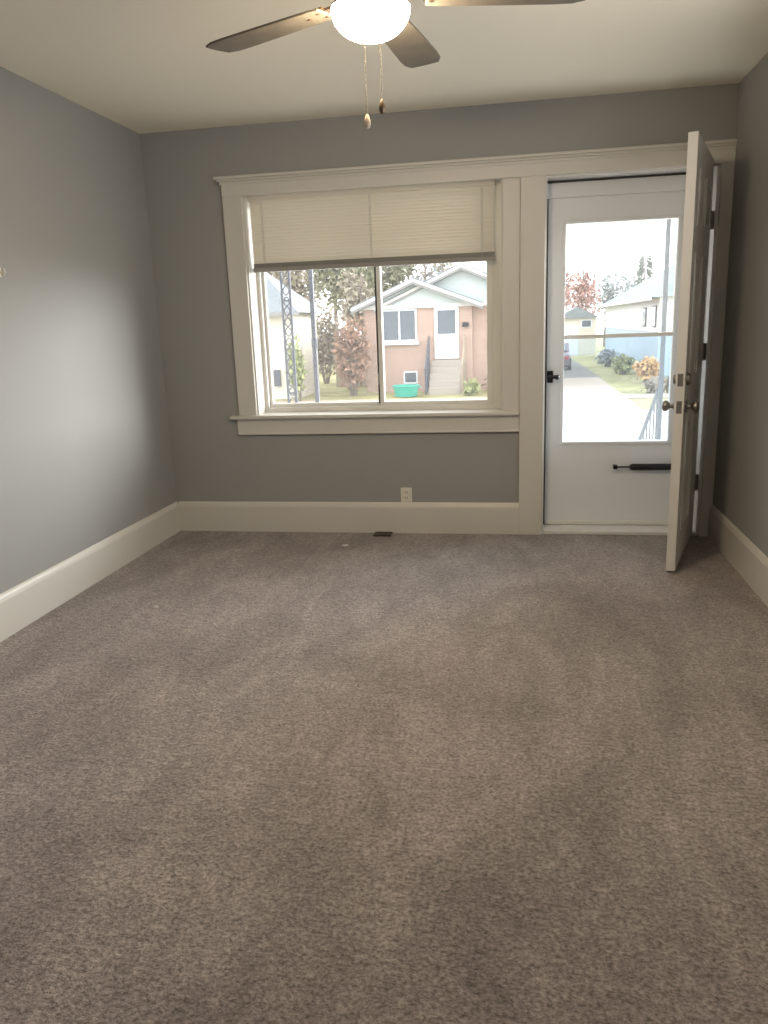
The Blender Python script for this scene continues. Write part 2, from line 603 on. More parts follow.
d2 = empty('door_2', (2.79, 0.17, 0.0), 'closed white storm door with full upper glass in the front doorway', 'door',
           kind='structure')
mb = MB()
mb.box(DX0 - .001, DX0 + 0.008, -0.002, WT, 0, DZ1)
mb.box(DX1 - 0.008, DX1 + .009, -0.002, WT, 0, DZ1)
mb.box(DX0 + .008, DX1 - .008, -0.002, WT, DZ1 - 0.008, DZ1 + .001)
mb.build('door_frame', DOORWHITE, d2)
mb = MB()
mb.box(DX0 + .008, DX1 - .008, SY0 - .012, WT, 1.945, DZ1 - .010)
mb.build('header_panel', STORMWHITE, d2, bevel=0.003)
MB().box(DX0 + 0.009, DX0 + 0.020, SY0 - .006, SY1, 0.0, 1.944).build('gap_shade', DARKSTRIP, d2)  # dark strips stand in for the shaded gaps round the storm door
MB().box(DX0 + 0.009, DX1 - .009, SY0 - .03, SY0 - .016, DZ1 - .020, DZ1 - .012).build('gap_shade', DARKSTRIP, d2)
MB().box(DX0 + .008, DX1 - .008, -0.01, WT, 0.0, 0.022).build('threshold', DOORWHITE, d2, bevel=0.004)
# slab
GX0, GX1, GZ0, GZ1 = 2.487, 3.100, 0.545, 1.803
sx0, sx1 = DX0 + 0.021, DX1 - 0.012
mb = MB()
mb.box(sx0, GX0, SY0, SY1, 0.024, 1.9445)
mb.box(GX1, sx1, SY0, SY1, 0.024, 1.9445)
mb.box(GX0, GX1, SY0, SY1, 0.024, GZ0)
mb.box(GX0, GX1, SY0, SY1, GZ1, 1.9445)
slab = mb.build('storm_door_slab', STORMWHITE, d2)
mb = MB()                                             # glass retaining moulding
f = 0.018
mb.box(GX0 - f, GX0, SY0 - .008, SY0, GZ0 - f, GZ1 + f)
mb.box(GX1, GX1 + f, SY0 - .008, SY0, GZ0 - f, GZ1 + f)
mb.box(GX0, GX1, SY0 - .008, SY0, GZ0 - f, GZ0)
mb.box(GX0, GX1, SY0 - .008, SY0, GZ1, GZ1 + f)
mb.build('glass_moulding', STORMWHITE, slab, bevel=0.003)
MB().box(GX0, GX1, SY0 + .002, SY0 + .024, 1.158, 1.180).build('meeting_rail', VINYL, slab)
MB().box(GX0, GX1, SY0 + .010, SY0 + .014, 1.178, GZ1).build('upper_pane', GLASS, slab)
MB().box(GX0, GX1, SY0 + .016, SY0 + .020, GZ0, 1.160).build('lower_pane', SCREEN, slab)
MB().box(sx0 + .004, sx1 - .004, SY0 - .006, SY0, 0.026, 0.050).build('door_sweep', VINYL, slab, bevel=0.002)
# lever handle
mb = MB()
mb.box(2.390, 2.424, SY0 - .010, SY0, 0.905, 0.975)
mb.tube([(2.407, SY0 - .008, 0.94), (2.407, SY0 - .050, 0.94)], 0.013, 14)
mb.tube([(2.398, SY0 - .052, 0.94), (2.415, SY0 - .054, 0.942), (2.437, SY0 - .055, 0.942), (2.452, SY0 - .054, 0.938), (2.458, SY0 - .053, 0.936)], [0.014, 0.010, 0.012, 0.016, 0.008], 14)
mb.build('door_handle', BLACK, d2, smooth=True)
# pneumatic closer
mb = MB()
mb.tube([(2.80, SY0 - .030, 0.392), (2.90, SY0 - .030, 0.392)], [0.005, 0.006], 10)
mb.tube([(2.885, SY0 - .030, 0.392), (2.90, SY0 - .030, 0.392), (3.17, SY0 - .030, 0.392), (3.18, SY0 - .030, 0.392)],
        [0.013, 0.020, 0.020, 0.012], 14)
mb.box(2.79, 2.812, SY0 - .043, SY0, 0.381, 0.403)
mb.box(3.175, 3.219, SY0 - .043, SY0 - .027, 0.385, 0.399)
mb.build('door_closer', BLACK, d2, smooth=True, label='black pneumatic closer tube across the lower panel')
for z in (0.35, 1.0, 1.65):
    MB().box(sx1 - .012, DX1 - .009, SY0 - .008, SY0 - .001, z, z + .07).build('hinge', NICKEL, d2)

# ------------------------------------------------------------------ open entry door
hx, hy = 3.228, 0.036
nx, ny = 2.988, -0.738
dv = Vector((nx - hx, ny - hy, 0))
DL = dv.length
ang = math.atan2(dv.y, dv.x)
TH = 0.044
d1 = empty('door_1', (hx, hy, 0.0), 'open cream panelled front door seen almost edge on, beside the storm door', 'door',
           kind='structure')
Md = Matrix.Translation((hx, hy, 0)) @ Matrix.Rotation(ang, 4, 'Z')


def dpt(u, v, z):
    return Md @ Vector((u, v, z))


z0d, z1d = 0.014, 2.068
mb = MB()
mb.box(0.022, DL, -TH / 2, TH / 2, z0d, z1d, Md)
leaf = mb.build('door_leaf', DOORWHITE, d1, bevel=0.002)
for (u0, u1, za, zb) in ((0.12, 0.37, 0.20, 0.80), (0.44, 0.69, 0.20, 0.80), (0.12, 0.37, 0.98, 1.56), (0.44, 0.69, 0.98, 1.56),
                         (0.12, 0.37, 1.68, 1.93), (0.44, 0.69, 1.68, 1.93)):
    mb = MB()
    for s in (-1, 1):
        va, vb = s * TH / 2, s * (TH / 2 + 0.006)
        a, b = min(va, vb), max(va, vb)
        w = 0.022
        mb.box(u0, u1, a, b, za, za + w, Md).box(u0, u1, a, b, zb - w, zb, Md)
        mb.box(u0, u0 + w, a, b, za + w, zb - w, Md).box(u1 - w, u1, a, b, za + w, zb - w, Md)
        mb.box(u0 + .05, u1 - .05, a, s * TH / 2 + (.004 if s > 0 else 0) if s > 0 else b, za + .05, zb - .05, Md)
    mb.build('panel_moulding', DOORWHITE, leaf, bevel=0.002)
# knob set
ku, kz = DL - 0.062, 0.842
for s in (-1, 1):
    mb = MB()
    Mk = Md @ Matrix.Translation((ku, s * TH / 2, kz)) @ Matrix.Rotation(-s * math.pi / 2, 4, 'X')
    mb.lathe([(0.031, 0.0), (0.031, 0.006), (0.014, 0.010), (0.010, 0.026), (0.020, 0.034), (0.027, 0.044), (0.027, 0.054),
              (0.020, 0.062), (0.0, 0.065)], n=24, M=Mk, cap0=True)
    mb.build('door_knob', NICKEL, d1, smooth=True)
    mb = MB()
    Mk = Md @ Matrix.Translation((ku, s * TH / 2, kz + 0.13)) @ Matrix.Rotation(-s * math.pi / 2, 4, 'X')
    mb.lathe([(0.028, 0.0), (0.028, 0.008), (0.024, 0.016), (0.0, 0.018)], n=24, M=Mk, cap0=True)
    if s > 0:
        mb.box(-0.005, 0.005, -0.014, 0.014, 0.016, 0.032, Mk)
    mb.build('deadbolt', NICKEL, d1, smooth=True)
for z in (kz, kz + .13):
    MB().box(DL - .001, DL + .0015, -0.0125, 0.0125, z - .03, z + .03, Md).build('latch_plate', NICKEL, d1)
for z in (0.27, 1.02, 1.72):
    mb = MB()
    p = Md @ Vector((0.0, TH / 2 + 0.007, 0))
    mb.tube([(p.x, p.y, z), (p.x, p.y, z + 0.095)], 0.008, 12)
    mb.box(0.0, 0.045, TH / 2, TH / 2 + .003, z, z + 0.095, Md)
    mb.box(p.x, DX1 - .008, p.y - .001, p.y + .001, z, z + 0.095)
    mb.build('hinge', NICKEL, d1)

# ------------------------------------------------------------------ ceiling fan
FX, FY = 1.821, -2.30
fan = empty('ceiling_fan', (FX, FY, H), 'brown-bladed ceiling fan with a glowing frosted bowl light and pull chains', 'ceiling fan')
c0 = (FX, FY, 0)
MB().lathe([(0.0, H - .001), (0.068, H - .001), (0.068, H - 0.012), (0.055, H - 0.045), (0.018, H - 0.055), (0.018, H - 0.085)], c0, 32).build('canopy', BRONZE, fan, smooth=True)
MB().lathe([(0.02, 2.345), (0.075, 2.342), (0.098, 2.325), (0.104, 2.29), (0.104, 2.235), (0.095, 2.205), (0.065, 2.188),
            (0.05, 2.175)], c0, 36, cap0=True, cap1=True).build('motor_housing', BRONZE, fan, smooth=True)
MB().lathe([(0.05, 2.178), (0.072, 2.170), (0.078, 2.150), (0.104, 2.144), (0.112, 2.138), (0.109, 2.132)], c0, 36).build('light_kit', BRONZE, fan, smooth=True)
R0 = 0.110
prof = []
for k in range(13):
    a = math.pi / 2 * k / 12
    prof.append((R0 * math.cos(a) ** 0.85, 2.134 - 0.078 * math.sin(a)))
MB().lathe(prof, c0, 40).build('glass_bowl', BOWL, fan, smooth=True, label='glowing frosted glass bowl')
BZ, BR = 2.160, 0.61
first = None
for k in range(5):
    a = math.radians(10.5 + 72 * k)
    Mb = Matrix.Translation((FX, FY, BZ)) @ Matrix.Rotation(a, 4, 'Z') @ Matrix.Rotation(math.radians(-5), 4, 'X')
    out = [(0.155, -0.046), (0.19, -0.052), (0.35, -0.060), (0.52, -0.066), (0.575, -0.064), (BR, -0.050), (BR + .004, 0.0),
           (BR, 0.050), (0.575, 0.064), (0.52, 0.066), (0.35, 0.060), (0.19, 0.052), (0.155, 0.046)]
    mb = MB()
    lo = [Mb @ Vector((x, y, -0.003)) for x, y in out]
    mb.prism(lo, (Mb.to_3x3() @ Vector((0, 0, 0.007))))
    bo = mb.build('blade', BLADE, fan, bevel=0.002)
    mb = MB()
    mb.box(0.075, 0.165, -0.016, 0.016, 0.002, 0.008, Mb)
    mb.box(0.150, 0.235, -0.032, 0.032, 0.0042, 0.009, Mb)
    for sx, sy in ((0.17, -0.02), (0.17, 0.02), (0.22, 0.0)):
        mb.box(sx - .005, sx + .005, sy - .005, sy + .005, -0.006, -0.002, Mb)
    mb.build('blade_iron', BRONZE, bo)
for (dx, dy, zend, dark) in ((0.0, -0.02, 1.838, 0), (0.042, 0.0, 1.873, 1)):
    x, y = FX + dx * 1.75, FY + dy
    x, y = FX + dx, FY - 0.106 if not dark else FY - 0.102
    mb = MB()
    z = 2.135
    mb.tube([(x, y, 2.140), (x, y - .006, 2.11), (x, y - .006, zend)], 0.0011, 6)
    z = 2.10
    while z > zend:
        mb.lathe([(0.0, -.0022), (0.0022, 0), (0.0, .0022)], (x, y - .006, z), 6)
        z -= 0.012
    ch = mb.build('pull_chain', CHAIN, fan)
    MB().lathe([(0.0, 0.004), (0.004, 0.0), (0.0085, -0.014), (0.0095, -0.022), (0.006, -0.032), (0.0, -0.035)], (x, y - .006, zend), 16).build(
        'pull_fob', BRONZE if dark else FOB, ch, smooth=True)

# ------------------------------------------------------------------ small things in the room
o = empty('wall_outlet', (1.535, 0, 0.25), 'ivory double wall outlet just above the baseboard under the window', 'outlet')
MB().box(1.500, 1.570, -0.0065, 0, 0.197, 0.290).build('cover_plate', PLASTIC, o, bevel=0.003)
for z in (0.226, 0.263):
    r = MB().box(1.519, 1.551, -0.009, -0.0063, z - .014, z + .014).build('receptacle', PLASTIC, o, bevel=0.003)
    MB().box(1.527, 1.530, -0.0095, -0.0088, z - .006, z + .006).box(1.540, 1.543, -0.0095, -0.0088, z - .006, z + .006).build('slots', SLOT, r)

o = empty('wall_hook', (0, -1.51, 1.56), 'small white hook on the left wall at the photo edge', 'hook')
MB().box(0, 0.006, -1.535, -1.487, 1.540, 1.582).build('hook_plate', PLASTIC, o, bevel=0.004)
mb = MB().tube([(0.005, -1.511, 1.568), (0.022, -1.511, 1.560), (0.034, -1.511, 1.551), (0.040, -1.511, 1.560), (0.038, -1.511, 1.572)], 0.005, 10)
mb.build('hook_peg', PLASTIC, o, smooth=True)

o = empty('floor_vent', (1.39, -0.065, 0), 'small dark floor vent in the carpet below the window baseboard', 'vent')
mb = MB().box(1.335, 1.445, -0.105, -0.100, 0.0, 0.010).box(1.335, 1.445, -0.030, -0.025, 0.0, 0.010)
mb.box(1.335, 1.340, -0.100, -0.030, 0.0, 0.010).box(1.440, 1.445, -0.100, -0.030, 0.0, 0.010)
mb.build('vent_frame', VENT, o)
mb = MB().box(1.340, 1.440, -0.100, -0.030, 0.0005, 0.003)
for k in range(8):
    mb.box(1.344 + k * .012, 1.350 + k * .012, -0.098, -0.032, 0.003, 0.009)
mb.build('vent_louvers', VENT, o)


def scrap(x, y, s, label):
    mb = MB()
    n = 9
    ring = []
    for k in range(n):
        a = 2 * math.pi * k / n
        r = s * random.uniform(0.6, 1.2)
        ring.append((x + math.cos(a) * r * 1.5, y + math.sin(a) * r, 0.003 + 0.0))
    mb.prism(ring, (0.002, 0.001, 0.006))
    tag(mb.build('lint_scrap', LINT, bevel=0.001), label, 'lint')


scrap(1.205, -0.33, 0.016, 'tiny white lint scrap on carpet in front of the window baseboard')
scrap(0.52, -1.42, 0.009, 'tiny white lint scrap on carpet near the left baseboard')

# ------------------------------------------------------------------ porch
struct(MB().box(-1.2, 4.0, WT + .002, 1.98, -0.22, -0.06), 'porch_floor', PORCHPAINT, 'concrete porch floor outside the front door', 'porch')
mb = MB().box(-1.4, 3.5, WT + .002, 2.06, 2.40, 2.52).box(-1.4, 3.5, 1.88, 2.00, 2.27, 2.40)
struct(mb, 'porch_roof', FASCIA, 'white porch roof over the front door and window', 'porch roof')
struct(MB().box(-1.2, 4.0, 1.85, 1.98, -1.35, -0.22), 'porch_foundation', CONC, 'concrete wall under the porch edge', 'porch')


struct(MB().box(W + .152, W + 1.5, YR, .2, 2.30, 2.42), 'added_side_eave', FASCIA, 'white overhang added out of view to cut sky light at the side window', 'eave')  # added, unseen: blocks sky at the side window, keeps ground bounce


def trellis(x0, x1, y, label):
    root = empty('porch_post', ((x0 + x1) / 2, y, -0.06), label, 'post', 'iron porch posts')
    for x in (x0, x1):
        MB().box(x - .009, x + .009, y - .009, y + .009, -0.06, 2.27).build('upright', IRON, root)
    mb = MB()
    z = 0.02
    i = 0
    xm, hw = (x0 + x1) / 2, (x1 - x0) / 2 - .010
    while z < 2.1:
        pts = []
        for k in range(17):
            t = k / 16
            pts.append((xm + hw * math.sin(t * 2 * math.pi) * (1 if i % 2 else -1), y, z + 0.16 * t))
        mb.tube(pts, 0.005, 6)
        pts = [(2 * xm - px, py, pz) for px, py, pz in pts]
        mb.tube(pts, 0.005, 6)
        z += 0.17
        i += 1
    mb.build('scrollwork', IRON, root)
    for z in (-0.058, 0.72, 1.5, 2.255):
        MB().box(x0, x1, y - .006, y + .006, z, z + .014).build('crossbar', IRON, root)


trellis(0.225, 0.297, 1.93, 'ornate grey iron porch post with twin bars and scrolls, outside the window')
root = empty('porch_post', (0.485, 1.93, -0.06), 'slim single-bar grey iron porch post right of the scrolled twin-bar post', 'post', 'iron porch posts')
MB().box(0.468, 0.502, 1.913, 1.947, -0.06, 2.27).build('upright', IRON, root)
for z in (-0.06, 2.255):
    MB().box(0.44, 0.53, 1.885, 1.975, z, z + .015).build('collar', IRON, root)
mb = MB()
mb.lathe([(0.018, 1.10), (0.027, 1.12), (0.027, 1.18), (0.018, 1.20)], (0.485, 1.93, 0), 12)
mb.build('knuckle', IRON, root)
root = empty('porch_post', (3.345, 1.93, -0.06), 'slim pale grey porch post seen through the storm door glass', 'post', 'iron porch posts')
MB().box(3.329, 3.361, 1.914, 1.948, -0.06, 2.27).build('upright', PORCHGREY, root)
for z in (-0.06, 2.255):
    MB().box(3.30, 3.39, 1.885, 1.975, z, z + .015).build('collar', PORCHGREY, root)

root = empty('stair_handrail', (3.37, 2.6, -1.3), 'grey iron handrail sloping down the porch steps beyond the storm door', 'handrail')
A, B = Vector((3.345, 2.02, 0.68)), Vector((3.40, 3.45, 0.0))
mb = MB().tube([A, B], 0.020, 8)
mb.build('top_rail', PORCHGREY, root)
mb = MB().tube([A - Vector((0, 0, .66)), B - Vector((0, 0, .66))], 0.013, 8)
mb.build('bottom_rail', PORCHGREY, root)
for k in range(7):
    p = A.lerp(B, k / 6)
    low = 0.66 if 0 < k < 6 else (0.72 if k == 0 else 1.34)
    MB().tube([p, p - Vector((0, 0, low))], 0.006 if 0 < k < 6 else 0.014, 6).build('baluster' if 0 < k < 6 else 'rail_post', PORCHGREY, root)
mb = MB()
for k in range(6):
    mb.box(2.2, 3.5, 1.985 + .28 * k, 1.985 + .28 * (k + 1), -1.35, -0.06 - 0.2 * (k + 1) + .0)
tag(mb.build('porch_steps', CONC), 'concrete steps leading down from the porch to the ground', 'steps', kind='structure')

# ------------------------------------------------------------------ ground and street
G = -1.35
struct(MB().box(-70, 70, WT + .1, 120, G - 0.3, G), 'ground', GRASS, 'autumn lawn and verges around the street', 'lawn')
struct(MB().box(W + .6, 9.5, -9, 11.5, G, G + .03), 'bounce_slab_side', BOUNCECONC, 'pale slab added beside the house to bounce daylight through the side window', 'driveway')  # added reflector, out of view: sends daylight in at the side
struct(MB().box(-8, W + .55, 3.75, 12.3, G, G + .03), 'bounce_slab_front', BOUNCECONC, 'wide pale slab added before the porch steps to bounce daylight up to the ceiling', 'forecourt')  # added reflector, out of view: throws daylight onto the front ceiling
struct(MB().box(-70, 70, 12.6, 18.3, G, G + .02), 'street', ROAD, 'pale paved street crossing in front of the house', 'street')
struct(MB().box(-70, 70, 21.6, 22.9, G, G + .03), 'sidewalk', CONC, 'pale concrete sidewalk across the street', 'sidewalk')
struct(MB().box(2.8, 5.6, 18.3, 31.0, G, G + .035), 'driveway', CONC, 'pale concrete driveway opposite the front door', 'driveway')
struct(MB().prism([(3.0, 31.0, G + .005), (5.65, 31.0, G + .005), (5.4, 48.0, G + .005), (3.6, 48.0, G + .005)], (0, 0, .025)), 'gravel_drive', GRAVEL,
       'grey gravel lane beyond the concrete driveway', 'driveway')


# ------------------------------------------------------------------ houses across the street
def far_window(parent, x0, x1, z0, z1, y, mull=1, sill=True, fw=0.07, glassm=DARKGLASS):
    mb = MB()
    mb.box(x0, x1, y - .05, y + .02, z0, z0 + fw).box(x0, x1, y - .05, y + .02, z1 - fw, z1)
    mb.box(x0, x0 + fw, y - .05, y + .02, z0 + fw, z1 - fw).box(x1 - fw, x1, y - .05, y + .02, z0 + fw, z1 - fw)
    for k in range(mull):
        xm = x0 + (x1 - x0) * (k + 1) / (mull + 1)
        mb.box(xm - fw * .5, xm + fw * .5, y - .05, y + .02, z0 + fw, z1 - fw)
    if sill:
        mb.box(x0 - .08, x1 + .08, y - .12, y, z0 - .12, z0)
    f = mb.build('window', EXWHITE, parent)
    MB().box(x0 + fw, x1 - fw, y - .02, y + .01, z0 + fw, z1 - fw).build('pane', glassm, f)
    return f


bh = empty('brick_house', (-1, 27, G), 'salmon brick bungalow with two pale gables across the street', 'house')
Y1 = 26.0
mb = MB().box(-3.85, 0.35, Y1, 34, G, 1.88).box(-3.0, 3.0, Y1 + .25, 36, G, 1.88)
mb.build('walls', BRICK, bh)


def gable(x0, x1, xa, ze, za, y, depth, over=0.25):
    MB().prism([(x0, y, ze), (x1, y, ze), (xa, y, za)], (0, 0.3, 0)).build('gable', SIDING, bh)
    t = 0.10
    mb = MB()
    for xe in (x0, x1):
        dx, dz = xe - xa, ze - za
        L = math.hypot(dx, dz)
        ex, ez = xa + dx * (1 + over / L), za + dz * (1 + over / L)
        mb.prism([(xa, y - .35, za), (ex, y - .35, ez), (ex, y - .35, ez + t), (xa, y - .35, za + t)], (0, depth, 0))
    mb.build('roof', ROOFGREY, bh)
    mb = MB()
    for xe in (x0, x1):
        dx, dz = xe - xa, ze - za
        L = math.hypot(dx, dz)
        ex, ez = xa + dx * (1 + over / L), za + dz * (1 + over / L)
        mb.prism([(xa, y - .38, za - .06), (ex, y - .38, ez - .06), (ex, y - .38, ez + .05), (xa, y - .38, za + .05)], (0, .04, 0))
    mb.build('bargeboard', FASCIA, bh)
    mb = MB()
    for xe in (x0, x1):
        dx, dz = xe - xa, ze - za
        L = math.hypot(dx, dz)
        ex, ez = xa + dx * (1 + over / L), za + dz * (1 + over / L)
        mb.prism([(xa, y - .36, za - .15), (ex, y - .36, ez - .15), (ex, y - .36, ez - .05), (xa, y - .36, za - .05)], (0, .36, 0))
    mb.build('soffit', FASCIAGREY, bh)


gable(-4.05, 0.55, -1.85, 1.95, 2.87, Y1 - .05, 8)
gable(-3.2, 3.2, -0.05, 1.95, 3.33, Y1 + .25, 10)
MB().box(-4.1, 3.3, Y1 - .12, Y1, 1.84, 1.98).build('eave_trim', FASCIA, bh)
far_window(bh, -3.15, -1.78, 0.60, 1.83, Y1, 1)
far_window(bh, -2.35, -1.80, -1.02, -0.55, Y1, 0, sill=False, fw=.05)
dw = MB().box(-1.10, -0.16, Y1 - .05, Y1 + .02, -0.10, 1.84).build('front_door', EXWHITE, bh)
MB().box(-0.97, -0.29, Y1 - .07, Y1 - .04, 0.85, 1.72).build('door_glass', DARKGLASS, dw)
mb = MB()
for k in range(5):
    mb.box(-1.2, -0.05, Y1 - .30 * (k + 1) - .05, Y1 - .30 * k - .05, G, -0.14 - .24 * k)
mb.build('front_steps', STEPS, bh)
mb = MB()
for y in (Y1 - .2, Y1 - 0.8, Y1 - 1.45):
    zb = -0.1 - (Y1 - y) * .8
    mb.box(-1.34, -1.28, y - .03, y + .03, G, zb + .85)
mb.tube([(-1.31, Y1 - .1, .75), (-1.31, Y1 - 1.5, -.40)], 0.035, 8)
for k in range(9):
    y = Y1 - .2 - k * .15
    mb.box(-1.32, -1.30, y - .012, y + .012, -0.3 - k * .12, 0.67 - k * .122)
mb.build('step_railing', IRON, bh)
mb = MB()
for y in (Y1 - .2, Y1 - 1.45):
    mb.box(0.02, 0.09, y - .04, y + .04, G, 0.75 - (Y1 - .2 - y) * .8)
mb.tube([(0.055, Y1 - .1, .75), (0.055, Y1 - 1.5, -.35)], 0.035, 8)
mb.build('step_railing', WOOD, bh)
mb = MB().box(-0.02, 0.22, Y1 - .14, Y1, 1.08, 1.22).box(0.0, 0.20, Y1 - .12, Y1, 1.22, 1.26)
mb.build('mailbox', BLACK, bh)

ch = empty('cream_house', (-9, 28, G), 'cream sided house with grey hip roof behind the iron porch posts', 'house')
MB().box(-13.0, -6.15, 24, 27.4, G, 1.84).build('walls', CREAMSIDE, ch)
mb = MB()
e = [(-13.4, 23.6, 1.82), (-5.8, 23.6, 1.82), (-5.8, 27.8, 1.82), (-13.4, 27.8, 1.82)]
ra, rb = (-11.2, 25.7, 3.7), (-8.0, 25.7, 3.7)
vs = [mb.bm.verts.new(p) for p in e + [ra, rb]]
for f_ in ((0, 1, 5, 4), (1, 2, 5), (2, 3, 4, 5), (3, 0, 4), (3, 2, 1, 0)):
    mb.bm.faces.new([vs[i] for i in f_])
mb.build('hip_roof', ROOFGREY, ch)
mb = MB().box(-13.4, -5.8, 23.56, 23.62, 1.72, 1.86)
mb.build('eave_trim', FASCIAGREY, ch)
MB().box(-7.00, -6.75, 23.88, 24.0, -0.85, -0.25).build('meter_box', IRON, ch)
far_window(ch, -9.2, -8.0, 0.2, 1.3, 24.0)

wh = empty('white_house', (11, 38, G), 'white house with weathered green hip roof beside the driveway', 'house')
MB().box(7.85, 16, 30.2, 52, 0.55, 2.0).build('upper_walls', WHITESIDE, wh)
MB().box(7.87, 15.98, 30.22, 51.98, G, 0.55).build('lower_walls', BLUESIDE, wh, label='blue grey lower wall band')
mb = MB()
e = [(7.45, 29.8, 1.98), (16.4, 29.8, 1.98), (16.4, 52.4, 1.98), (7.45, 52.4, 1.98)]
ra, rb = (11.9, 34.8, 4.5), (11.9, 47.4, 4.5)
vs = [mb.bm.verts.new(p) for p in e + [ra, rb]]
for f_ in ((0, 1, 4), (1, 2, 5, 4), (2, 3, 5), (3, 0, 4, 5), (3, 2, 1, 0)):
    mb.bm.faces.new([vs[i] for i in f_])
mb.build('hip_roof', ROOFTEAL, wh)
MB().box(7.41, 7.47, 29.8, 52.4, 1.86, 2.02).build('gutter', FASCIA, wh)
for yy, zz0, zz1 in ((34.0, 0.75, 1.6), (31.2, 0.75, 1.65)):
    fm = MB().box(7.80, 7.86, yy - .45, yy + .45, zz0, zz1).build('window', IRON, wh)
    MB().box(7.785, 7.81, yy - .38, yy + .38, zz0 + .07, zz1 - .07).build('pane', DARKGLASS, fm)

ga = empty('garage', (6.2, 52, G), 'small pale garage with a dark window at the end of the driveway', 'garage')
MB().box(4.7, 7.3, 52.6, 57, G, 1.25).build('walls', CREAMSIDE, ga)
MB().prism([(4.5, 52.4, 1.22), (7.5, 52.4, 1.22), (6.0, 52.4, 2.0)], (0, 4.8, 0)).build('roof', ROOFGREY, ga)
far_window(ga, 6.25, 7.0, 0.55, 1.1, 52.6, 0, sill=False)
MB().box(4.85, 6.1, 52.55, 52.6, G, 0.7).build('garage_door', EXWHITE, ga)

# ------------------------------------------------------------------ planting
def leaves(mb, c, r, n, s, shape=None):
    c = Vector(c)
    for _ in range(n):
        while True:
            p = Vector((random.uniform(-1, 1), random.uniform(-1, 1), random.uniform(-1, 1)))
            if 0.15 < p.length < 1:
                break
        p = p * (0.55 + 0.45 * random.random())
        q = c + Vector((p.x * r[0], p.y * r[1], p.z * r[2]))
        a = Vector((random.gauss(0, 1), random.gauss(0, 1), random.gauss(0, 1))).normalized() * s
        b = Vector((random.gauss(0, 1), random.gauss(0, 1), random.gauss(0, 1))).normalized() * s
        mb.poly([q, q + a * random.uniform(.6, 1.3), q + a * .5 + b])


def limbs(mb, base, top, r0, nb, spread):
    base, top = Vector(base), Vector(top)
    mb.tube([base, base.lerp(top, .5) + Vector((random.uniform(-.1, .1), 0, 0)), top], [r0, r0 * .7, r0 * .25], 7)
    for k in range(nb):
        t = random.uniform(.3, .92)
        p = base.lerp(top, t)
        a = random.uniform(0, 2 * math.pi)
        L = spread * random.uniform(.5, 1.0)
        q = p + Vector((math.cos(a) * L, math.sin(a) * L, L * random.uniform(.5, 1.1)))
        mid = p.lerp(q, .5) + Vector((0, 0, -L * .08))
        mb.tube([p, mid, q], [r0 * .3, r0 * .18, r0 * .05], 5)
        for _ in range(3):
            w = q.lerp(p, random.uniform(0, .5))
            mb.tube([w, w + Vector((random.uniform(-1, 1), random.uniform(-1, 1), random.uniform(.2, 1))) * L * .4], [r0 * .08, r0 * .03], 4)


def tree(name, x, y, h, cw, leafm, n, label, group, ls=0.35, trunk=0.16, nb=14, zc=None):
    root = empty(name, (x, y, G), label, 'tree', group)
    mb = MB()
    limbs(mb, (x, y, G), (x + random.uniform(-.3, .3), y, G + h * .9), trunk, nb, cw * .7)
    mb.build('trunk', BARK, root)
    mb = MB()
    for _ in range(6):
        cx = x + random.uniform(-.45, .45) * cw
        cz = G + h * random.uniform(.5, .8)
        leaves(mb, (cx, y + random.uniform(-.4, .4) * cw, cz), (cw * .6, cw * .6, h * .24), n // 6, ls)
    mb.build('foliage', leafm, root)


TG = 'bare autumn trees behind the houses'
tree('olive_tree', -9.2, 44, 9.5, 2.4, LEAFGREEN, 1500, 'tall olive leaved tree right above the cream house roof', TG)
tree('tan_tree', -13.5, 52, 9.0, 2.2, LEAFTAN, 1200, 'tan leaved tree behind the cream house roof', TG)
tree('olive_tree', -5.6, 47, 8.5, 2.2, LEAFGREEN, 1300, 'olive leaved tree between the cream house and the brick house', TG)
tree('tan_tree', -3.2, 53, 8.6, 2.3, LEAFTAN, 1000, 'thin tan tree left behind the brick house front gable', TG, ls=.3)
tree('bare_tree', -.2, 60, 7.9, 2.0, LEAFGREY, 500, 'grey bare tree rising above the brick house gables', TG, ls=.25)
tree('red_tree', 7.0, 62, 6.9, 1.5, LEAFRED, 900, 'dull red tree rising above the small pale garage', TG, ls=.3)
tree('red_tree', 5.7, 66, 7.4, 1.0, LEAFRED, 500, 'thin dull red tree at the left edge of the storm door glass', TG, ls=.3)
tree('bare_tree', 9.4, 68, 7.0, 1.9, LEAFGREY, 700, 'blue grey bare tree left of the white house roof', TG, ls=.3)
tree('bare_tree', 12.2, 70, 6.8, 1.8, LEAFGREY, 600, 'blue grey bare tree behind the white house roof', TG, ls=.3)

tree('tan_tree', -16.5, 56, 9.5, 3.2, LEAFTAN, 1500, 'broad tan tree far behind the ridge of the cream house', TG)
tree('olive_tree', -10.2, 58, 9.4, 3.4, LEAFGREEN, 1900, 'broad olive tree behind the gap between cream and brick houses', TG)
tree('tan_tree', -6.9, 41, 6.2, 1.5, LEAFTAN, 1100, 'smaller tan tree low in the gap left of the brick house', TG, ls=.3)
tree('grey_tree', -3.6, 44.5, 7.4, 1.7, LEAFGREY, 800, 'grey twiggy tree just left of the front gable', TG, ls=.28)

